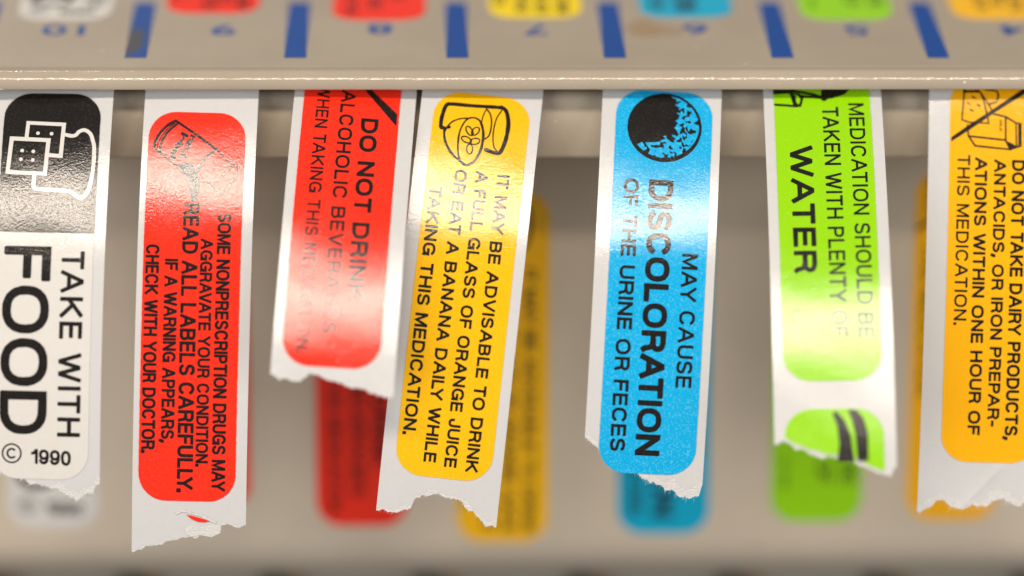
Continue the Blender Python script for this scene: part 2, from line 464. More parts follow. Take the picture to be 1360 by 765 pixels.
class Ink:
    """flat printing in label pixels (u across from the left, s down from the top)"""
    def __init__(self): self.v = []; self.f = []; self.n = []; self.k = 0
    def add(self, vs, fs, lift=None):
        o = len(self.v); self.k += 1
        h = 0.012 + 0.0012*(self.k % 8) if lift is None else lift
        self.v += vs; self.n += [h]*len(vs)
        self.f += [tuple(o+i for i in f) for f in fs]
    def text(self, s, ub, uc, s0, s1, weight=0.16, spacing=0.30):
        """capitals running down the label; weight is the stroke as a share of the cap height"""
        H = uc-ub; t = weight*abs(H)
        self._set(s, t, abs(H), s1-s0, spacing, lambda x, y: (ub+(t/2 if H > 0 else -t/2)+(H-math.copysign(t, H))*y, s0+t/2+x))
    def _set(self, s, t, H, length, track, fn):
        gl, tot = layout(s, track)
        kx = (length-t)/tot
        h0 = 0.012
        rnd = random.Random(s)
        for ch, x, w in gl:
            for q, path in enumerate(GLYPH[ch][1]):
                closed = ch in 'O09' and q == 0
                pts = [((x+px*w)*kx if w else x*kx+px*H*.8, py) for px, py in path]
                if closed: pts = pts[:-1]
                a = fn(0, 0); b = fn(0, 1); 
                self.stroke([fn(px, py) for px, py in pts], t*(1.25 if ch in '.,' else 1), closed, 0, 0.045, h0+0.0016*q, butt=True)
    def upright(self, s, u0, u1, stop, sbot, weight=0.16, tilt=0.0):
        H = sbot-stop; t = weight*H
        self._set(s, t, H, u1-u0, 0.30, lambda x, y: (u0+t/2+x, sbot-t/2-(H-t)*y + tilt*x/(u1-u0)))
    def poly(self, pts): self.add(pts, [tuple(range(len(pts)))])
    def stroke(self, pts, w, closed=False, smooth=0, jitter=0.0, lift=None, butt=False):
        if smooth: pts = spline(pts, smooth, closed)
        rnd = random.Random(len(pts)*7+int(pts[0][0]*13))
        n = len(pts); vs = []; fs = []
        for i in range(n):
            p = pts[i]
            if closed: a, b = pts[i-1], pts[(i+1) % n]
            else: a, b = pts[max(i-1, 0)], pts[min(i+1, n-1)]
            d1 = Vector((p[0]-a[0], p[1]-a[1])); d2 = Vector((b[0]-p[0], b[1]-p[1]))
            if d1.length < 1e-6: d1 = d2
            if d2.length < 1e-6: d2 = d1
            d1.normalize(); d2.normalize()
            t = (d1+d2)
            if t.length < 1e-4: t = d1
            t.normalize()
            nn = Vector((-t.y, t.x)); c = max(0.5, nn.dot(Vector((-d1.y, d1.x))))
            ww = (w[min(int(i*len(w)/n), len(w)-1)] if isinstance(w, (list, tuple)) else w)
            h = ww/2/c*(1+rnd.uniform(-jitter, jitter))
            vs += [(p[0]+nn.x*h, p[1]+nn.y*h), (p[0]-nn.x*h, p[1]-nn.y*h)]
        m = n if closed else n-1
        for i in range(m):
            j = (i+1) % n
            fs.append((2*i, 2*i+1, 2*j+1, 2*j))
        self.add(vs, fs, lift)
        if butt and not closed:      # square ends, drawn out by half a stroke with slightly bled corners
            o = len(self.v)-len(vs)
            for i, j, sg in ((0, 1, 1), (n-1, n-2, 1)):
                d = Vector((pts[i][0]-pts[j][0], pts[i][1]-pts[j][1]))
                if d.length < 1e-6: continue
                d = d.normalized()*w*0.5; q0, q1 = vs[2*i], vs[2*i+1]; c_ = ((q0[0]+q1[0])/2, (q0[1]+q1[1])/2)
                e0 = (c_[0]+(q0[0]-c_[0])*.78+d.x, c_[1]+(q0[1]-c_[1])*.78+d.y); e1 = (c_[0]+(q1[0]-c_[0])*.78+d.x, c_[1]+(q1[1]-c_[1])*.78+d.y)
                m0 = (q0[0]+d.x*.62, q0[1]+d.y*.62); m1 = (q1[0]+d.x*.62, q1[1]+d.y*.62)
                self.add([q0, m0, e0, e1, m1, q1], [(0, 1, 2, 3, 4, 5)], lift)
        elif not closed:
            for p in (pts[0], pts[-1]): self.disc(p[0], p[1], (w if not isinstance(w, (list, tuple)) else w[0])/2*0.96, 10)
    def disc(self, u, s, r, n=24):
        self.poly([(u+r*math.cos(2*math.pi*k/n), s+r*math.sin(2*math.pi*k/n)) for k in range(n)])
    def field(self, fn, u0, s0, u1, s1, step):
        """filled region fn>0 by marching squares"""
        nx = int((u1-u0)/step)+1; ny = int((s1-s0)/step)+1
        g = [[fn(u0+i*step, s0+j*step) for i in range(nx)] for j in range(ny)]
        vs = []; fs = []; idx = {}
        def vid(p):
            k = (round(p[0], 4), round(p[1], 4))
            if k not in idx: idx[k] = len(vs); vs.append(p)
            return idx[k]
        for j in range(ny-1):
            for i in range(nx-1):
                c = [(i, j), (i+1, j), (i+1, j+1), (i, j+1)]; poly = []
                for q in range(4):
                    a, b = c[q], c[(q+1) % 4]
                    va, vb = g[a[1]][a[0]], g[b[1]][b[0]]
                    if va > 0: poly.append((u0+a[0]*step, s0+a[1]*step))
                    if (va > 0) != (vb > 0):
                        t = va/(va-vb)
                        poly.append((u0+(a[0]+(b[0]-a[0])*t)*step, s0+(a[1]+(b[1]-a[1])*t)*step))
                if len(poly) > 2: fs.append(tuple(vid(p) for p in poly))
        fs = [f for f in fs if len(set(f)) == len(f)]
        self.add(vs, fs)
    def build(self, name, mapfn, m, parent, b, slice_step=9.0, smin=None):
        bm = bmesh.new()
        lay = bm.verts.layers.float.new('h')
        bv = []
        for (u, s), h in zip(self.v, self.n):
            q = bm.verts.new((u, s, 0)); q[lay] = h; bv.append(q)
        for f in self.f:
            try: bm.faces.new([bv[i] for i in f])
            except ValueError: pass
        if smin is not None:
            bmesh.ops.bisect_plane(bm, geom=bm.verts[:]+bm.edges[:]+bm.faces[:], plane_co=(0, smin, 0), plane_no=(0, 1, 0), clear_inner=True)
        if slice_step:
            ss = [p[1] for p in self.v]
            y = min(ss)+slice_step
            while y < max(ss):
                bmesh.ops.bisect_plane(bm, geom=bm.verts[:]+bm.edges[:]+bm.faces[:], plane_co=(0, y, 0), plane_no=(0, 1, 0), dist=1e-4)
                y += slice_step
        bm.verts.index_update()
        V = [mapfn(v.co.x, v.co.y, max(v[lay], 0.012)) for v in bm.verts]
        F = [tuple(v.index for v in f.verts) for f in bm.faces]
        bm.free()
        o = link_mesh(name, V, F, m, parent, base=b)
        # face the paper's outer side
        me = o.data
        ref = mapfn(60, 100, 1.0)-mapfn(60, 100, 0.0)
        if sum(p.normal.dot(ref)*p.area for p in me.polygons) < 0: me.flip_normals()
        return o

# ------------------------------------------------------------------ the seven label designs
LP = 38.1/510.0                    # mm per label pixel
LW, LH, LRAD = 127.5, 510.0, 36.0
# where each label sits in the photo: top y, left x there, lean of its left edge
AFF = {'white': (125, 8.5, -.028), 'red': (152, 200.5, -.034), 'scarlet': (5.9, 415.1, -.087, 1.06), 'yellow': (127, 579, -.112),
       'blue': (122, 819.6, -.0555), 'green': (24.9, 1023.2, .040, 1.06), 'amber': (104, 1262.6, -.034)}
def cv(kind, x, y):
    yt, xl, k, q = (AFF[kind]+(1.0,))[:4]
    return (x-(xl+k*(y-yt)), (y-yt)*q)
def line(ink, kind, s, xb, xc, yref, y0, y1, weight=0.16, spacing=0.30):
    ub = cv(kind, xb, yref)[0]; uc = cv(kind, xc, yref)[0]
    ink.text(s, ub, uc, cv(kind, 0, y0)[1], cv(kind, 0, y1)[1], weight, spacing)
def zc(kind, sc, ox, oy):
    return lambda pts: [cv(kind, ox+x/sc, oy+y/sc) for x, y in pts]

def design(kind):
    """returns colour, lettering ink, pictogram ink, colour of the pictogram, extra"""
    T = Ink(); P = Ink()
    if kind == 'white':
        line(T, kind, 'TAKE WITH', 83, 113, 550, 340, 579, 0.18, 0.34)
        line(T, kind, 'FOOD', 7.5, 69, 550, 335, 577, 0.188, 0.26)
        c = cv(kind, 22.5, 602)
        T.stroke([(c[0]+12*math.cos(t*math.pi/20), c[1]+12*math.sin(t*math.pi/20)) for t in range(40)], 2.2, True)
        T.stroke([(c[0]+5.6*math.cos(R_(a)), c[1]+5.8*math.sin(R_(a))) for a in range(50, 311, 10)], 2.6)
        a = cv(kind, 48, 596); b = cv(kind, 99.5, 617)
        T.upright('1990', a[0], b[0], a[1]-0.5, b[1]-2, 0.20, 2.0)
        z = zc(kind, 3.825, 0, 120)
        P.stroke(z([(146, 264), (152, 182), (333, 189), (322, 358), (256, 354)]), 5.2, jitter=.05)
        P.stroke(z([(72, 268), (258, 275), (245, 452), (57, 445)]), 5.4, True, jitter=.05)
        P.stroke(z([(338, 243), (372, 250), (395, 245), (412, 226), (440, 218), (468, 238), (482, 275), (490, 320), (486, 430), (472, 510), (455, 553), (430, 573), (402, 560), (370, 541), (300, 535), (215, 532), (192, 522), (190, 500), (192, 458)]), 5.0, smooth=4, jitter=.05)
        for q in ((127, 332), (183, 336), (122, 378), (182, 381), (203, 238), (272, 240)):
            u, s = z([q])[0]; P.disc(u, s, 2.5, 14)
    elif kind == 'red':
        line(T, kind, 'SOME NONPRESCRIPTION DRUGS MAY', 284, 302, 520, 288, 648, 0.202)
        line(T, kind, 'AGGRAVATE YOUR CONDITION.', 262.5, 279, 520, 322, 616, 0.202)
        line(T, kind, 'READ ALL LABELS CAREFULLY.', 238.5, 259.5, 520, 276, 650, 0.202)
        line(T, kind, 'IF A WARNING APPEARS,', 216.5, 234, 520, 349, 586, 0.202)
        line(T, kind, 'CHECK WITH YOUR DOCTOR.', 191, 209, 520, 331, 600, 0.202)
        z = zc(kind, 4.247, 180, 140)
        k = dict(smooth=4, jitter=.18)
        P.stroke(z([(232, 104), (350, 185), (462, 266)]), 3.8, jitter=.15)
        P.stroke(z([(462, 266), (490, 295), (520, 330), (555, 352), (580, 365)]), 2.9, **k)
        P.stroke(z([(232, 104), (180, 140), (135, 195), (115, 250), (120, 275)]), 3.8, **k)
        P.stroke(z([(250, 118), (200, 160), (160, 220), (146, 280), (152, 300)]), 3.2, **k)
        P.stroke(z([(243, 110), (192, 150), (148, 208), (130, 262), (136, 290)]), 1.4, **k)
        P.stroke(z([(120, 275), (170, 315), (250, 372), (350, 425), (390, 452), (440, 470), (465, 512)]), 2.6, **k)
        P.stroke(z([(462, 266), (410, 310), (370, 370), (348, 425)]), 3.5, **k)
        P.stroke(z([(580, 362), (578, 400), (540, 470), (500, 515), (475, 520), (455, 490), (480, 440), (530, 380), (562, 352), (580, 362)]), 2.9, **k)
        for i in range(6):
            q = (400+i*13, 345-i*10); u, s = z([q])[0]; P.disc(u, s, 0.7, 8)
        P.poly(z([(250, 345), (330, 355), (372, 452), (364, 565), (325, 568), (305, 440), (240, 385)]))
        for (txt, pts) in (('read', [(318, 182), (255, 300)]), ('label', [(268, 168), (192, 318)])):
            (u0, s0), (u1, s1) = z(pts)
            d = Vector((u1-u0, s1-s0)); nrm = Vector((-d.y, d.x)).normalized()*-1
            vs, fs = text2d(txt, 0.06)
            hh = 10.5
            P.add([(u0+d.x*x+nrm.x*hh*y, s0+d.y*x+nrm.y*hh*y) for x, y in vs], fs)
    elif kind == 'scarlet':
        line(T, kind, 'DO NOT DRINK', 478, 501, 182, 161, 404, 0.224)
        line(T, kind, 'ALCOHOLIC BEVERAGES', 452, 471, 145, 121, 446, 0.185)
        line(T, kind, 'WHEN TAKING THIS MEDICATION.', 420, 437, 150, 116, 472, 0.168)
        z = zc(kind, 3.477, 340, 110)
        P.poly(z([(470, -12), (506, -12), (545, 38), (600, 92), (651, 145), (646, 206), (600, 150), (510, 38)]))
    elif kind == 'yellow':
        line(T, kind, 'IT MAY BE ADVISABLE TO DRINK', 619, 635.5, 600, 236, 625, 0.207)
        line(T, kind, 'A FULL GLASS OF ORANGE JUICE', 590.5, 607, 600, 234, 622, 0.207)
        line(T, kind, 'OR EAT A BANANA DAILY WHILE', 563, 579.5, 600, 235, 618, 0.207)
        line(T, kind, 'TAKING THIS MEDICATION.', 535, 552, 575, 261, 585, 0.207)
        z = zc(kind, 3.825, 540, 110)
        k = dict(smooth=5, jitter=.12)
        P.stroke(z([(185, 268), (172, 262), (178, 210), (200, 145), (232, 134), (330, 132), (440, 126), (490, 126)]), 5.2, smooth=4, jitter=.1)
        P.stroke(z([(480, 122), (505, 140), (516, 200), (508, 270), (488, 335), (462, 372), (400, 360)]), 5.4, smooth=4, jitter=.1)
        P.stroke(z([(485, 138), (455, 190), (438, 270), (440, 335), (455, 360)]), 1.8, **k)
        P.stroke(z([(405, 140), (425, 170), (430, 220), (418, 280), (395, 305)]), 2.0, **k)
        P.stroke(z([(405, 142), (388, 180), (380, 215)]), 1.6, **k)
        P.stroke(z([(340, 196), (300, 215), (268, 280), (258, 370), (270, 430), (300, 450), (345, 420), (378, 350), (388, 270), (375, 215)]), 2.4, True, smooth=5, jitter=.15)
        P.stroke(z([(375, 215), (388, 270), (378, 350), (345, 420), (300, 450), (268, 432), (220, 390), (192, 330), (192, 275), (215, 262), (205, 262)]), [3.6], smooth=5, jitter=.18)
        P.stroke(z([(195, 280), (225, 235), (270, 210), (310, 203)]), 2.2, **k)
        for (cx, cy, a) in ((318, 270, 60), (348, 268, -50), (302, 318, 20), (345, 322, -20), (318, 365, 95)):
            pts = []
            for t in range(12):
                th = 2*math.pi*t/12; x, y = 26*math.cos(th), 15*math.sin(th)
                pts.append((cx+x*math.cos(R_(a))-y*math.sin(R_(a)), cy+x*math.sin(R_(a))+y*math.cos(R_(a))))
            P.stroke(z(pts), 1.9, True, smooth=2, jitter=.15)
    elif kind == 'blue':
        line(T, kind, 'MAY CAUSE', 894, 915, 500, 345, 518, 0.185)
        line(T, kind, 'DISCOLORATION', 841, 873.5, 590, 248, 608, 0.230)
        line(T, kind, 'OF THE URINE OR FECES', 808, 828, 590, 248, 604, 0.202)
        c = cv(kind, 881.5, 174)
        def vn(x, y, k):
            ix, iy = math.floor(x), math.floor(y); fx, fy = x-ix, y-iy
            fx = fx*fx*(3-2*fx); fy = fy*fy*(3-2*fy)
            h = lambda a, b: (math.sin(a*127.1+b*311.7+k*74.7)*43758.5453) % 1.0 - 0.5
            return (h(ix, iy)*(1-fx)+h(ix+1, iy)*fx)*(1-fy)+(h(ix, iy+1)*(1-fx)+h(ix+1, iy+1)*fx)*fy
        def f(u, s):
            x, y = u-c[0], s-c[1]
            r = 49.2-math.hypot(x, y)
            # lit crescent on the lower right, mottled
            cres = math.hypot(x+26, y+20)-44 + 1.6*math.sin(y*.55+1) + 1.0*math.sin(y*1.1)
            n = 9*vn(x/5.2+.3*y/5.2, y/4.6, 1)+6*vn(x/2.7, y/2.7-.2*x, 2)
            blue = min(cres*0.7, (r-3.5-3.0*max(0, y)/49)*0.8, n*1.0+0.9)
            return min(r, -blue)
        P.field(f, c[0]-51, c[1]-51, c[0]+51, c[1]+51, 0.6)
    elif kind == 'green':
        line(T, kind, 'MEDICATION SHOULD BE', 1126.5, 1147, 150, 140, 454, 0.157)
        line(T, kind, 'TAKEN WITH PLENTY OF', 1091.5, 1113, 150, 145, 452, 0.157)
        line(T, kind, 'WATER', 1049, 1079, 220, 201, 371, 0.213)
        a = cv(kind, 1054, 436); T.text('1990', a[0], a[0]+9, a[1], a[1]+26, 0.13)
        T.stroke([(a[0]+4.5+5.5*math.cos(t*math.pi/10), a[1]-14+5.5*math.sin(t*math.pi/10)) for t in range(20)], 1.1, True)
        T.stroke([(a[0]+4.5+2.4*math.cos(R_(a_)), a[1]-14+2.4*math.sin(R_(a_))) for a_ in range(-40, 221, 20)], 1.1)
        z = zc(kind, 8.0, 1010, 110)
        P.stroke(z([(150, 110), (300, 100), (330, 120), (365, 250)]), 5, jitter=.1)
        P.stroke(z([(155, 248), (250, 255), (370, 268), (420, 262), (440, 180), (400, 130)]), 3.6, jitter=.1)
        P.stroke(z([(360, 150), (365, 230), (400, 262)]), 3.6)
        P.stroke(z([(150, 80), (330, 85), (560, 130), (660, 170)]), [5, 4], jitter=.1)
        P.stroke(z([(430, 160), (560, 165), (700, 180)]), 3.4)
        P.stroke(z([(360, 120), (460, 150), (560, 155)]), 2.6)
        P.poly(z([(640, -60), (940, -40), (945, 75), (905, 125), (840, 155), (760, 180), (710, 185), (700, 205), (670, 212), (645, 200), (640, 160), (645, 80)]))
    elif kind == 'amber':
        line(T, kind, 'DO NOT TAKE DAIRY PRODUCTS,', 1330, 1347.5, 570, 213, 583, 0.213)
        line(T, kind, 'ANTACIDS, OR IRON PREPAR-', 1307, 1323, 550, 213, 566, 0.213)
        line(T, kind, 'ATIONS WITHIN ONE HOUR OF', 1281.5, 1298, 550, 211, 578, 0.213)
        line(T, kind, 'THIS MEDICATION.', 1262.5, 1279.5, 425, 208, 433, 0.168)
        z = zc(kind, 6.375, 1240, 110)
        P.poly(z([(139, 478), (270, 383), (500, 226), (730, 64), (905, -55), (905, -14), (765, 92), (520, 252), (300, 408), (139, 515)]))
        P.stroke(z([(262, 40), (250, 170), (232, 325), (290, 345), (460, 350), (420, 150), (395, 85), (262, 78)]), 2.2, jitter=.15)
        P.stroke(z([(395, 85), (470, 200), (500, 262)]), 2.2, jitter=.15)
        P.stroke(z([(470, 185), (530, 165), (548, 110), (535, 70), (440, 60)]), 2.6, jitter=.15)
        P.stroke(z([(258, 40), (258, 85), (380, 75)]), 3.6)
        P.stroke(z([(280, 370), (285, 462), (340, 545), (635, 568), (600, 490), (300, 465)]), 2.4, jitter=.12)
        P.stroke(z([(500, 268), (605, 290), (690, 340), (730, 345), (728, 535), (635, 568)]), 2.6, jitter=.12)
        P.stroke(z([(605, 290), (600, 490)]), 2.2, jitter=.12)
        P.stroke(z([(690, 340), (690, 540)]), 2.0, jitter=.12)
        P.stroke(z([(712, 345), (708, 535)]), 1.0)
        P.stroke(z([(725, 345), (722, 535)]), 3.0)
        P.poly(z([(600, 495), (655, 515), (690, 540), (635, 570)]))
        for q in ((335, 130), (375, 198), (290, 182), (315, 242)):
            P.stroke(z([(q[0]-12, q[1]-6), (q[0]+14, q[1]+8)]), 2.2)
        (u0, s0), (u1, s1) = z([(575, 320), (548, 415)])
        P.text('MILK', u1, u0, s0, s1, 0.22)
    return T, P

COLOR = {'white': 'white', 'red': 'red', 'scarlet': 'red', 'yellow': 'yellow', 'blue': 'blue', 'green': 'green', 'amber': 'orange'}

def inset(s, h=LH):
    """how far the rounded corners cut in at s"""
    d = min(s, h-s)
    return LRAD - math.sqrt(max(0, LRAD**2-(LRAD-d)**2)) if d < LRAD else 0.0

def sticker_mesh(name, mapfn, m, parent, b, s0=0.0, s1=LH, black_to=None, step=7.0, cut=None, wob=0.0, seed=0):
    """rounded sticker, a real sheet 0.06 mm thick; black_to: the top part printed black"""
    rows = []
    s = 0.0
    while s < LRAD: rows.append(s); s += 0.25 + s*0.09
    mid = LRAD
    while mid < LH-LRAD: rows.append(mid); mid += step
    s = 0.0; tail = []
    while s < LRAD: tail.append(LH-s); s += 0.25 + s*0.09
    rows += [LH-LRAD] + tail[::-1]
    if black_to: rows += [black_to, black_to+0.01]
    rows = sorted(r for r in set(rows) if s0 <= r <= s1)
    if rows[-1] < s1-0.01: rows.append(s1)
    nu = 26
    rnd = random.Random(seed)
    V = []; F = []; FM = []
    for lev in (0.0, -0.075):
        for s in rows:
            i_ = inset(s)
            j0, j1 = rnd.uniform(-wob, wob), rnd.uniform(-wob, wob)
            for k in range(nu+1):
                u = i_+j0 + (LW-2*i_+j1-j0)*k/nu
                ss = s if cut is None else min(s, cut(u))
                V.append(mapfn(u, ss, lev))
    nr = len(rows); w = nu+1; off = nr*w
    for r in range(nr-1):
        bl = 1 if (black_to and rows[r] < black_to) else 0
        for k in range(nu):
            F.append((r*w+k, (r+1)*w+k, (r+1)*w+k+1, r*w+k+1)); FM.append(bl)
            F.append((off+r*w+k, off+r*w+k+1, off+(r+1)*w+k+1, off+(r+1)*w+k)); FM.append(0)
        for k, sg in ((0, 1), (nu, -1)):
            q = (r*w+k, off+r*w+k, off+(r+1)*w+k, (r+1)*w+k)
            F.append(q if sg > 0 else q[::-1]); FM.append(bl)
    for k in range(nu):
        F.append((k, k+1, off+k+1, off+k)); FM.append(1 if black_to else 0)
        r = (nr-1)*w
        F.append((r+k, off+r+k, off+r+k+1, r+k+1)); FM.append(0)
    o = link_mesh(name, V, F, [m, M['ink']], parent, FM, True, b)
    bm = bmesh.new(); bm.from_mesh(o.data)
    bmesh.ops.remove_doubles(bm, verts=bm.verts, dist=1e-8)
    bmesh.ops.recalc_face_normals(bm, faces=bm.faces)
    for e in bm.edges: e.smooth = not (len(e.link_faces) == 2 and e.calc_face_angle(0) > R_(40))
    bm.to_mesh(o.data); bm.free()
    return o

# ------------------------------------------------------------------ strips hanging from the slots
def interp(pts, x):
    if x <= pts[0][0]: return pts[0][1]
    for (a, va), (b, vb) in zip(pts, pts[1:]):
        if x <= b:
            t = (x-a)/(b-a); t = t*t*(3-2*t)*0.5 + t*0.5
            return va+(vb-va)*t
    return pts[-1][1]

class Strip:
    def __init__(self, kind, phi, lean, twist, dx=0.0, bow=0.0, y0=None, stretch=1.02):
        self.kind = kind
        yt, xl, k = AFF[kind][:3]
        self.yt = yt; self.stretch = stretch; self.s0 = cv(kind, 0, 118)[1]
        xc = xl + k*(118-yt) + LW/2 + dx
        self.p0 = on_plane(xc, 118, Vector((0, Y0 if y0 is None else y0, 0)), NY)
        self.a = RT*math.cos(lean) + UP*math.sin(lean)
        self.u = UP*math.cos(lean) - RT*math.sin(lean)
        self.phi = phi; self.twist = twist; self.bow = bow
        self.tab = []                              # centre line, every 0.25 mm from -2
        d = 0.25; n0 = 8
        y = z = 0.0; pts = []
        for i in range(260):
            s = (i)*d
            pts.append((y, z)); f = R_(interp(phi, (s+d/2)/LP))
            y -= math.cos(f)*d; z += math.sin(f)*d
        f = R_(interp(phi, 0)); pre = [(math.cos(f)*d*j, -math.sin(f)*d*j) for j in range(n0, 0, -1)]
        self.tab = pre+pts; self.d = d; self.n0 = n0
    def __call__(self, u, s, n):
        """label pixels (u from label left, s from label top) and lift in mm -> point"""
        ar = (s-self.s0)*LP*self.stretch
        x = ar/self.d + self.n0
        i = max(0, min(int(math.floor(x)), len(self.tab)-2)); t = x-i
        (y0, z0), (y1, z1) = self.tab[i], self.tab[i+1]
        y = y0+(y1-y0)*t; z = z0+(z1-z0)*t
        f = R_(interp(self.phi, ar/LP))
        tw = R_(interp(self.twist, ar/LP)) if self.twist else 0.0
        um = (u-LW/2)*LP
        nor = TW*math.cos(f) + self.u*math.sin(f)
        lat = self.a*math.cos(tw) + nor*math.sin(tw)
        nor2 = nor*math.cos(tw) - self.a*math.sin(tw)
        wav = 0.035*math.sin(ar*0.33+um*0.25+self.yt) + 0.005*math.sin(ar*1.1-um*0.7+self.yt)
        wav *= min(1, max(0, ar/6))
        if self.kind == 'amber':                    # a soft diagonal crease in the tail
            d = ((u-66)*0.75 + (s-532)*0.66)
            n = n + 0.16*math.exp(-abs(d)/7.0)*min(1, max(0, (s-505)/14.0))
        return self.p0 + self.u*y + TW*z + lat*um + nor2*(n + wav + self.bow*(um/5.5)**2)

def frac(u, seed, amp, scale):
    v = 0.0; a = 1.0; f = 1.0/scale
    rnd = random.Random(seed)
    for o in range(5):
        p = rnd.uniform(0, 1000)
        x = u*f+p; i = math.floor(x); t = x-i; t = t*t*(3-2*t)
        h = lambda k: (math.sin((k+seed*7.13)*12.9898+o*78.233)*43758.5453) % 1.0 - 0.5
        v += a*(h(i)*(1-t)+h(i+1)*t)*2; a *= 0.6; f *= 2.1
    return v*amp

def backing(strip, parent, b, ul, ur, tear, seed, peel=4.0, jag=2.2):
    """backing paper: a coated sheet torn off at the bottom, with its fibre core showing past the coating"""
    kind = strip.kind
    T = [cv(kind, x, y) for x, y in tear]
    def low(u):
        if u <= T[0][0]: return T[0][1]
        for (a, va), (c, vc) in zip(T, T[1:]):
            if u <= c: return va+(vc-va)*(u-a)/max(c-a, 1e-6)
        return T[-1][1]
    pe = lambda u: max(0.6, peel*(0.75+0.9*frac(u, seed+5, 1.0, 26)))
    lo_core = lambda u: low(u)+frac(u, seed, jag, 9)
    lo_top = lambda u: low(u)-pe(u)+frac(u, seed+9, jag*0.5, 6)
    stop = strip.s0-20
    def sheet(name, lo, s_from, nu, ns, n0, n1, m, smooth=True):
        V = []; F = []
        for lev in (n0, n1):
            for r in range(ns+1):
                for k in range(nu+1):
                    u = ul+(ur-ul)*k/nu
                    sa = s_from(u); t = r/ns; t = 1-(1-t)**1.6
                    V.append(strip(u, sa+(lo(u)-sa)*t, lev))
        w = nu+1; off = (ns+1)*w
        for r in range(ns):
            for k in range(nu):
                F.append((r*w+k, (r+1)*w+k, (r+1)*w+k+1, r*w+k+1))
                F.append((off+r*w+k, off+r*w+k+1, off+(r+1)*w+k+1, off+(r+1)*w+k))
            for k, sg in ((0, 1), (nu, -1)):
                q = (r*w+k, off+r*w+k, off+(r+1)*w+k, (r+1)*w+k); F.append(q if sg > 0 else q[::-1])
        for k in range(nu):
            F.append((k, k+1, off+k+1, off+k)); r = ns*w
            F.append((r+k, off+r+k, off+r+k+1, r+k+1))
        return V, F
    V, F = sheet('backing_paper', lo_top, lambda u: stop, 170, 90, -0.075, -0.11, None)
    o = shade_auto(link_mesh('backing_paper', V, F, M['liner'], parent, base=b), 40)
    V, F = sheet('torn_edge', lo_core, lambda u: lo_top(u)-6, 220, 10, -0.095, -0.15, None)
    # loose fibres
    rnd = random.Random(seed)
    for q in range(80):
        u = rnd.uniform(ul+1, ur-1); s = lo_core(u)-0.6
        L = rnd.uniform(1.2, 4.5)*peel/4; a = rnd.uniform(0.2, 2.9); bend = rnd.uniform(-.9, .9); n = rnd.uniform(-0.13, -0.05)
        w = rnd.uniform(0.10, 0.22); i0 = len(V); x, y = u, s
        for t in range(5):
            ww = w*(1-t/5.5)
            V += [strip(x-ww*math.sin(a), y+ww*math.cos(a), n), strip(x+ww*math.sin(a), y-ww*math.cos(a), n+0.01)]
            x += math.cos(a)*L/4; y += math.sin(a)*L/4; a += bend/3; n += rnd.uniform(-0.03, .04)
        for t in range(4):
            F.append((i0+2*t, i0+2*t+1, i0+2*t+3, i0+2*t+2))
    e = link_mesh('torn_edge', V, F, M['core'], o, base=b)
    return low

STRIPS = {
 # kind: phi profile (px from slot, deg toward camera), lean, twist, dx, bow, liner left/right (label px), tear, peel
 'white': dict(phi=[(0, 25), (165, 15.3), (290, 5), (560, -12)], lean=-.024, twist=[(0, 1.5), (560, 0)], ul=-14, ur=142.5,
    tear=[(-8, 627), (0, 628), (20, 632), (38, 637), (55, 643), (80, 646), (97, 655), (107, 661), (120, 655), (128, 653), (132, 640)], peel=7),
 'red': dict(phi=[(0, 24), (125, 15.5), (255, 2), (600, -11)], lean=-.026, twist=[(0, 0), (600, 0)], ul=-8, ur=142,
    tear=[(177, 729), (190, 724), (205, 721), (225, 716), (245, 712), (262, 708), (275, 702), (290, 694), (300, 692), (318, 695), (326, 693)], peel=2.5),
 'scarlet': dict(phi=[(0, 34), (140, 25.5), (275, 17), (350, 13.5), (410, 10)], lean=-.066, twist=[(0, -1), (400, 2)], ul=-13, ur=148,
    tear=[(357, 497), (365, 502), (385, 507), (400, 505), (408, 500), (415, 498), (425, 500), (445, 505), (465, 510), (485, 514), (505, 520), (523, 518)], peel=3),
 'yellow': dict(phi=[(0, 24.5), (160, 15.3), (290, 2), (580, -11)], lean=-.108, twist=[(0, 0), (580, 1)], ul=-18, ur=141.5,
    tear=[(501, 688), (520, 689), (532, 686), (544, 682), (550, 668), (560, 663), (575, 661), (590, 662), (602, 662), (615, 670), (630, 682), (642, 693), (658, 693)], peel=5),
 'blue': dict(phi=[(0, 26), (185, 15.3), (310, 2), (560, -12)], lean=-.055, twist=[(0, 0), (560, -2)], ul=-19, ur=139,
    tear=[(775, 589), (785, 596), (793, 601), (800, 606), (830, 618), (845, 633), (868, 645), (880, 653), (890, 650), (900, 662), (925, 657), (930, 640)], peel=8),
 'green': dict(phi=[(0, 32), (200, 24), (360, 15.5), (420, 13), (520, 11)], lean=.008, twist=[(0, 0), (500, 3)], ul=-13.5, ur=143,
    tear=[(1025, 579), (1035, 582), (1045, 578), (1055, 584), (1075, 592), (1095, 598), (1120, 601), (1140, 607), (1160, 615), (1181, 623), (1187, 612)], peel=3),
 'amber': dict(stretch=1.006, phi=[(0, 10), (200, 3), (560, -8)], lean=-.030, twist=[(0, 0), (560, 0)], ul=-28, ur=138,
    tear=[(1213, 684), (1221, 683), (1230, 678), (1240, 669), (1250, 668), (1260, 674), (1275, 676), (1290, 673), (1310, 671), (1325, 663), (1340, 668), (1352, 672), (1360, 664), (1375, 640)], peel=11),
}
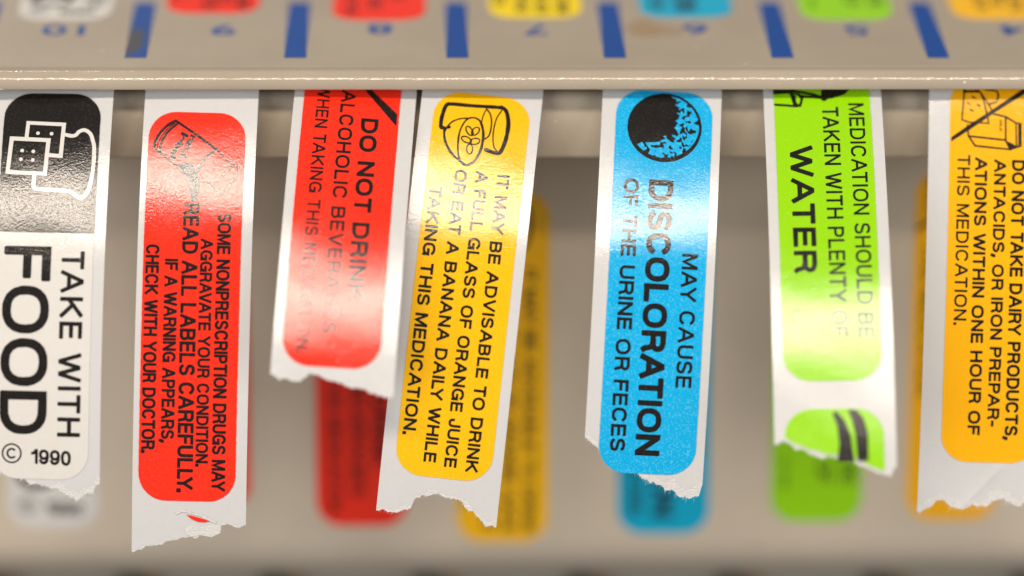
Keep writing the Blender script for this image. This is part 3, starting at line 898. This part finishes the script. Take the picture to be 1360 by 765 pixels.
WORDS = {
 'white': 'black and white label strip reading TAKE WITH FOOD below a slice-and-carton drawing',
 'red': 'red label strip reading READ ALL LABELS CAREFULLY with a tilted bottle drawing',
 'scarlet': 'red label strip reading DO NOT DRINK ALCOHOLIC BEVERAGES, curled forward with a short torn end',
 'yellow': 'yellow label strip with a glass and orange drawing, reading IT MAY BE ADVISABLE',
 'blue': 'blue label strip with a dark moon disc, reading MAY CAUSE DISCOLORATION',
 'green': 'bright green label strip reading TAKEN WITH PLENTY OF WATER, torn through the next label',
 'amber': 'amber label strip reading DO NOT TAKE DAIRY PRODUCTS with a crossed-out carton drawing',
}
DESIGN = {k: design(k) for k in STRIPS}

for si, (kind, c) in enumerate(STRIPS.items()):
    S = Strip(kind, c['phi'], c['lean'], c['twist'], c.get('dx', 0.0), c.get('bow', 0.0), stretch=c.get('stretch', 1.02))
    root = empty('label_strip', S.p0, WORDS[kind], 'label strip', 'label strips hanging from the numbered slots')
    b = S.p0
    low = backing(S, root, b, c['ul'], c['ur'], c['tear'], 11+si, c['peel'])
    T, P = DESIGN[kind]
    cut = None
    stk = sticker_mesh('sticker', S, M[COLOR[kind]], root, b, s0=max(0.0, S.s0-18), black_to=192 if kind == 'white' else None, step=4.0, wob=0.25, seed=si)
    T.build('lettering', S, M['ink'], stk, b, smin=S.s0-14)
    P.build('pictogram', S, M['white'] if kind == 'white' else M['ink'], stk, b, smin=S.s0-14)
    if kind == 'green':
        off = 546
        S2 = lambda u, s, n: S(u, s+off, n)
        tearcut = lambda u: low(u)-5-off+frac(u, 77, 1.2, 8)
        stk2 = sticker_mesh('sticker', S2, M['green'], root, b, s0=0.0, s1=90, step=3.0, cut=tearcut, wob=0.2, seed=90)
        q = Ink()
        q.poly([(62, 6), (67, 3), (77, 14), (85, 34), (89, 68), (67, 68), (70, 46), (68, 22)])
        q.poly([(82, 1.5), (93, 1.5), (102, 13), (107, 32), (107, 68), (93, 68), (91, 34), (87, 15)])
        q.build('pictogram', S2, M['ink'], stk2, b)
    if kind == 'red':
        # small tear with the red of the next label showing, and the flap below it
        z = zc(kind, 3.731, 0, 560)
        q = Ink(); q.poly(z([(918, 447), (945, 452), (985, 462), (1032, 478), (1008, 484), (975, 482), (945, 470)]))
        q.build('tear_slit', S, M['red'], root, b, 0)
        q = Ink(); q.poly(z([(905, 520), (935, 500), (1000, 500), (1050, 492), (1088, 505), (1082, 535), (1040, 556), (985, 548), (940, 556), (915, 545)]))
        fl = q.build('torn_flap', lambda u, s, n: S(u, s, n-0.03), M['core'], root, b, 0)
        q = Ink(); q.stroke(z([(872, 440), (905, 428), (945, 440), (985, 448), (1030, 470), (1060, 482)]), [3.2], smooth=4, jitter=.3)
        q.build('torn_ridge', lambda u, s, n: S(u, s, n+0.02), M['core'], root, b, 0)

# ------------------------------------------------------------------ sample stickers, built flat once and copied
def flat_map(u, s, n): return Vector(((u-LW/2)*LP, -s*LP, n))
ZERO = Vector((0, 0, 0))
SAMPLE = {'blue': 'teal'}
M['teal'] = paper_mat('deep cyan paper', (0.001, 0.42, 0.66), rough=0.2)
M['lemon'] = paper_mat('lemon yellow paper', (0.98, 0.72, 0.002), rough=0.2)
def sample(kind):
    T, P = DESIGN[kind]
    root = bpy.data.objects.new('sample_sticker', None)
    root.empty_display_size = 0.003
    COL.objects.link(root)
    stk = sticker_mesh('sticker_sheet', flat_map, M[SAMPLE.get(kind, COLOR[kind])], root, ZERO, black_to=192 if kind == 'white' else None, step=60.0)
    T.build('lettering', flat_map, M['ink'], stk, ZERO, 0)
    P.build('pictogram', flat_map, M['white'] if kind == 'white' else M['ink'], stk, ZERO, 0)
    return root
def copy_tree(o, parent=None):
    c = o.copy(); COL.objects.link(c); c.parent = parent
    for ch in list(o.children): copy_tree(ch, c)
    return c

PANEL = {'white': (72, 701, 0), 'red': (272.5, 676, 0), 'scarlet': (481, 698, 0), 'yellow': (667, 719, 0), 'blue': (880, 708, 0),
         'green': (1083, 692, 0), 'amber': (1262, 690, 0)}
SHELF = {'white': (84, 26), 'red': (281, 17.5), 'scarlet': (503, 26.5), 'yellow': (712, 23.5), 'blue': (913, 23), 'green': (1127.5, 26), 'amber': (1330, 25)}
NUMS = {'white': ('10', 84, 40), 'red': ('9', 297, 40), 'scarlet': ('8', 505, 38.5), 'yellow': ('7', 711, 40), 'blue': ('6', 923, 39), 'green': ('5', 1138, 40), 'amber': ('4', 1344, 40)}
CNAME = {'white': 'white', 'red': 'red', 'scarlet': 'red', 'yellow': 'yellow', 'blue': 'blue', 'green': 'green', 'amber': 'amber'}
for kind in STRIPS:
    proto = sample(kind)
    other = copy_tree(proto)
    # on the recessed panel behind the strips: text runs down the panel
    px, py, rot = PANEL[kind]
    bot = on_plane(px, py, P0, PN)
    x = Vector((1, 0, 0)); y = -PD; zz = PN
    rm = Matrix((x, y, zz)).transposed()
    if rm.determinant() < 0: rm = Matrix((x, y, -zz)).transposed()
    tl = bot - PD*LH*LP + PN*0.09
    proto.matrix_world = Matrix.Translation(tl*MM) @ rm.to_4x4() @ Matrix.Rotation(rot, 4, 'Z')
    proto['label'] = {'white': 'blurred white sample sticker on the recessed panel behind the TAKE WITH FOOD strip',
        'red': 'red sample sticker on the panel, only a sliver right of the READ ALL LABELS strip',
        'scarlet': 'dark red sample sticker on the panel, showing below the DO NOT DRINK strip',
        'yellow': 'blurred yellow sample sticker on the panel, right of the orange juice strip',
        'blue': 'blurred dark blue sample sticker on the panel behind the DISCOLORATION strip',
        'green': 'blurred dark green sample sticker on the panel below the WATER strip',
        'amber': 'blurred amber sample sticker on the panel, left of the DAIRY PRODUCTS strip'}[kind]
    proto['category'] = 'sticker'; proto['group'] = 'sample stickers on the recessed panel'
    # on the shelf above: same way round, its end toward the lip
    px, py = SHELF[kind]
    q = on_shelf(px, py, 0.08)
    other.matrix_world = Matrix.Translation((q + Vector((0, LH*LP, 0)))*MM)
    for ch in other.children:                    # these two are printed in a clearer yellow than the strips
        if kind in ('yellow', 'amber'):
            ch.material_slots[0].link = 'OBJECT'
            ch.material_slots[0].material = M['lemon' if kind == 'yellow' else 'yellow']
    num = NUMS[kind]
    other['label'] = f"{CNAME[kind]} sticker end on the shelf beside the blue number {num[0]}"
    other['category'] = 'sticker'; other['group'] = 'sample stickers on the shelf'
    # the slot number, upside down
    vs, fs = text2d(num[0], 0.012)
    c = on_shelf(num[1], num[2], 0.02)
    hgt = 3.2; wid = (4.3 if len(num[0]) == 2 else 2.55)
    V = [Vector((c.x-(x_-.5)*wid, c.y-(y_-.5)*hgt, c.z)) for x_, y_ in vs]
    dpart('slot_number', V, fs, M['blue_paint'], parent=shelf)

bpy.data.objects.remove(_to); bpy.data.curves.remove(_tc)
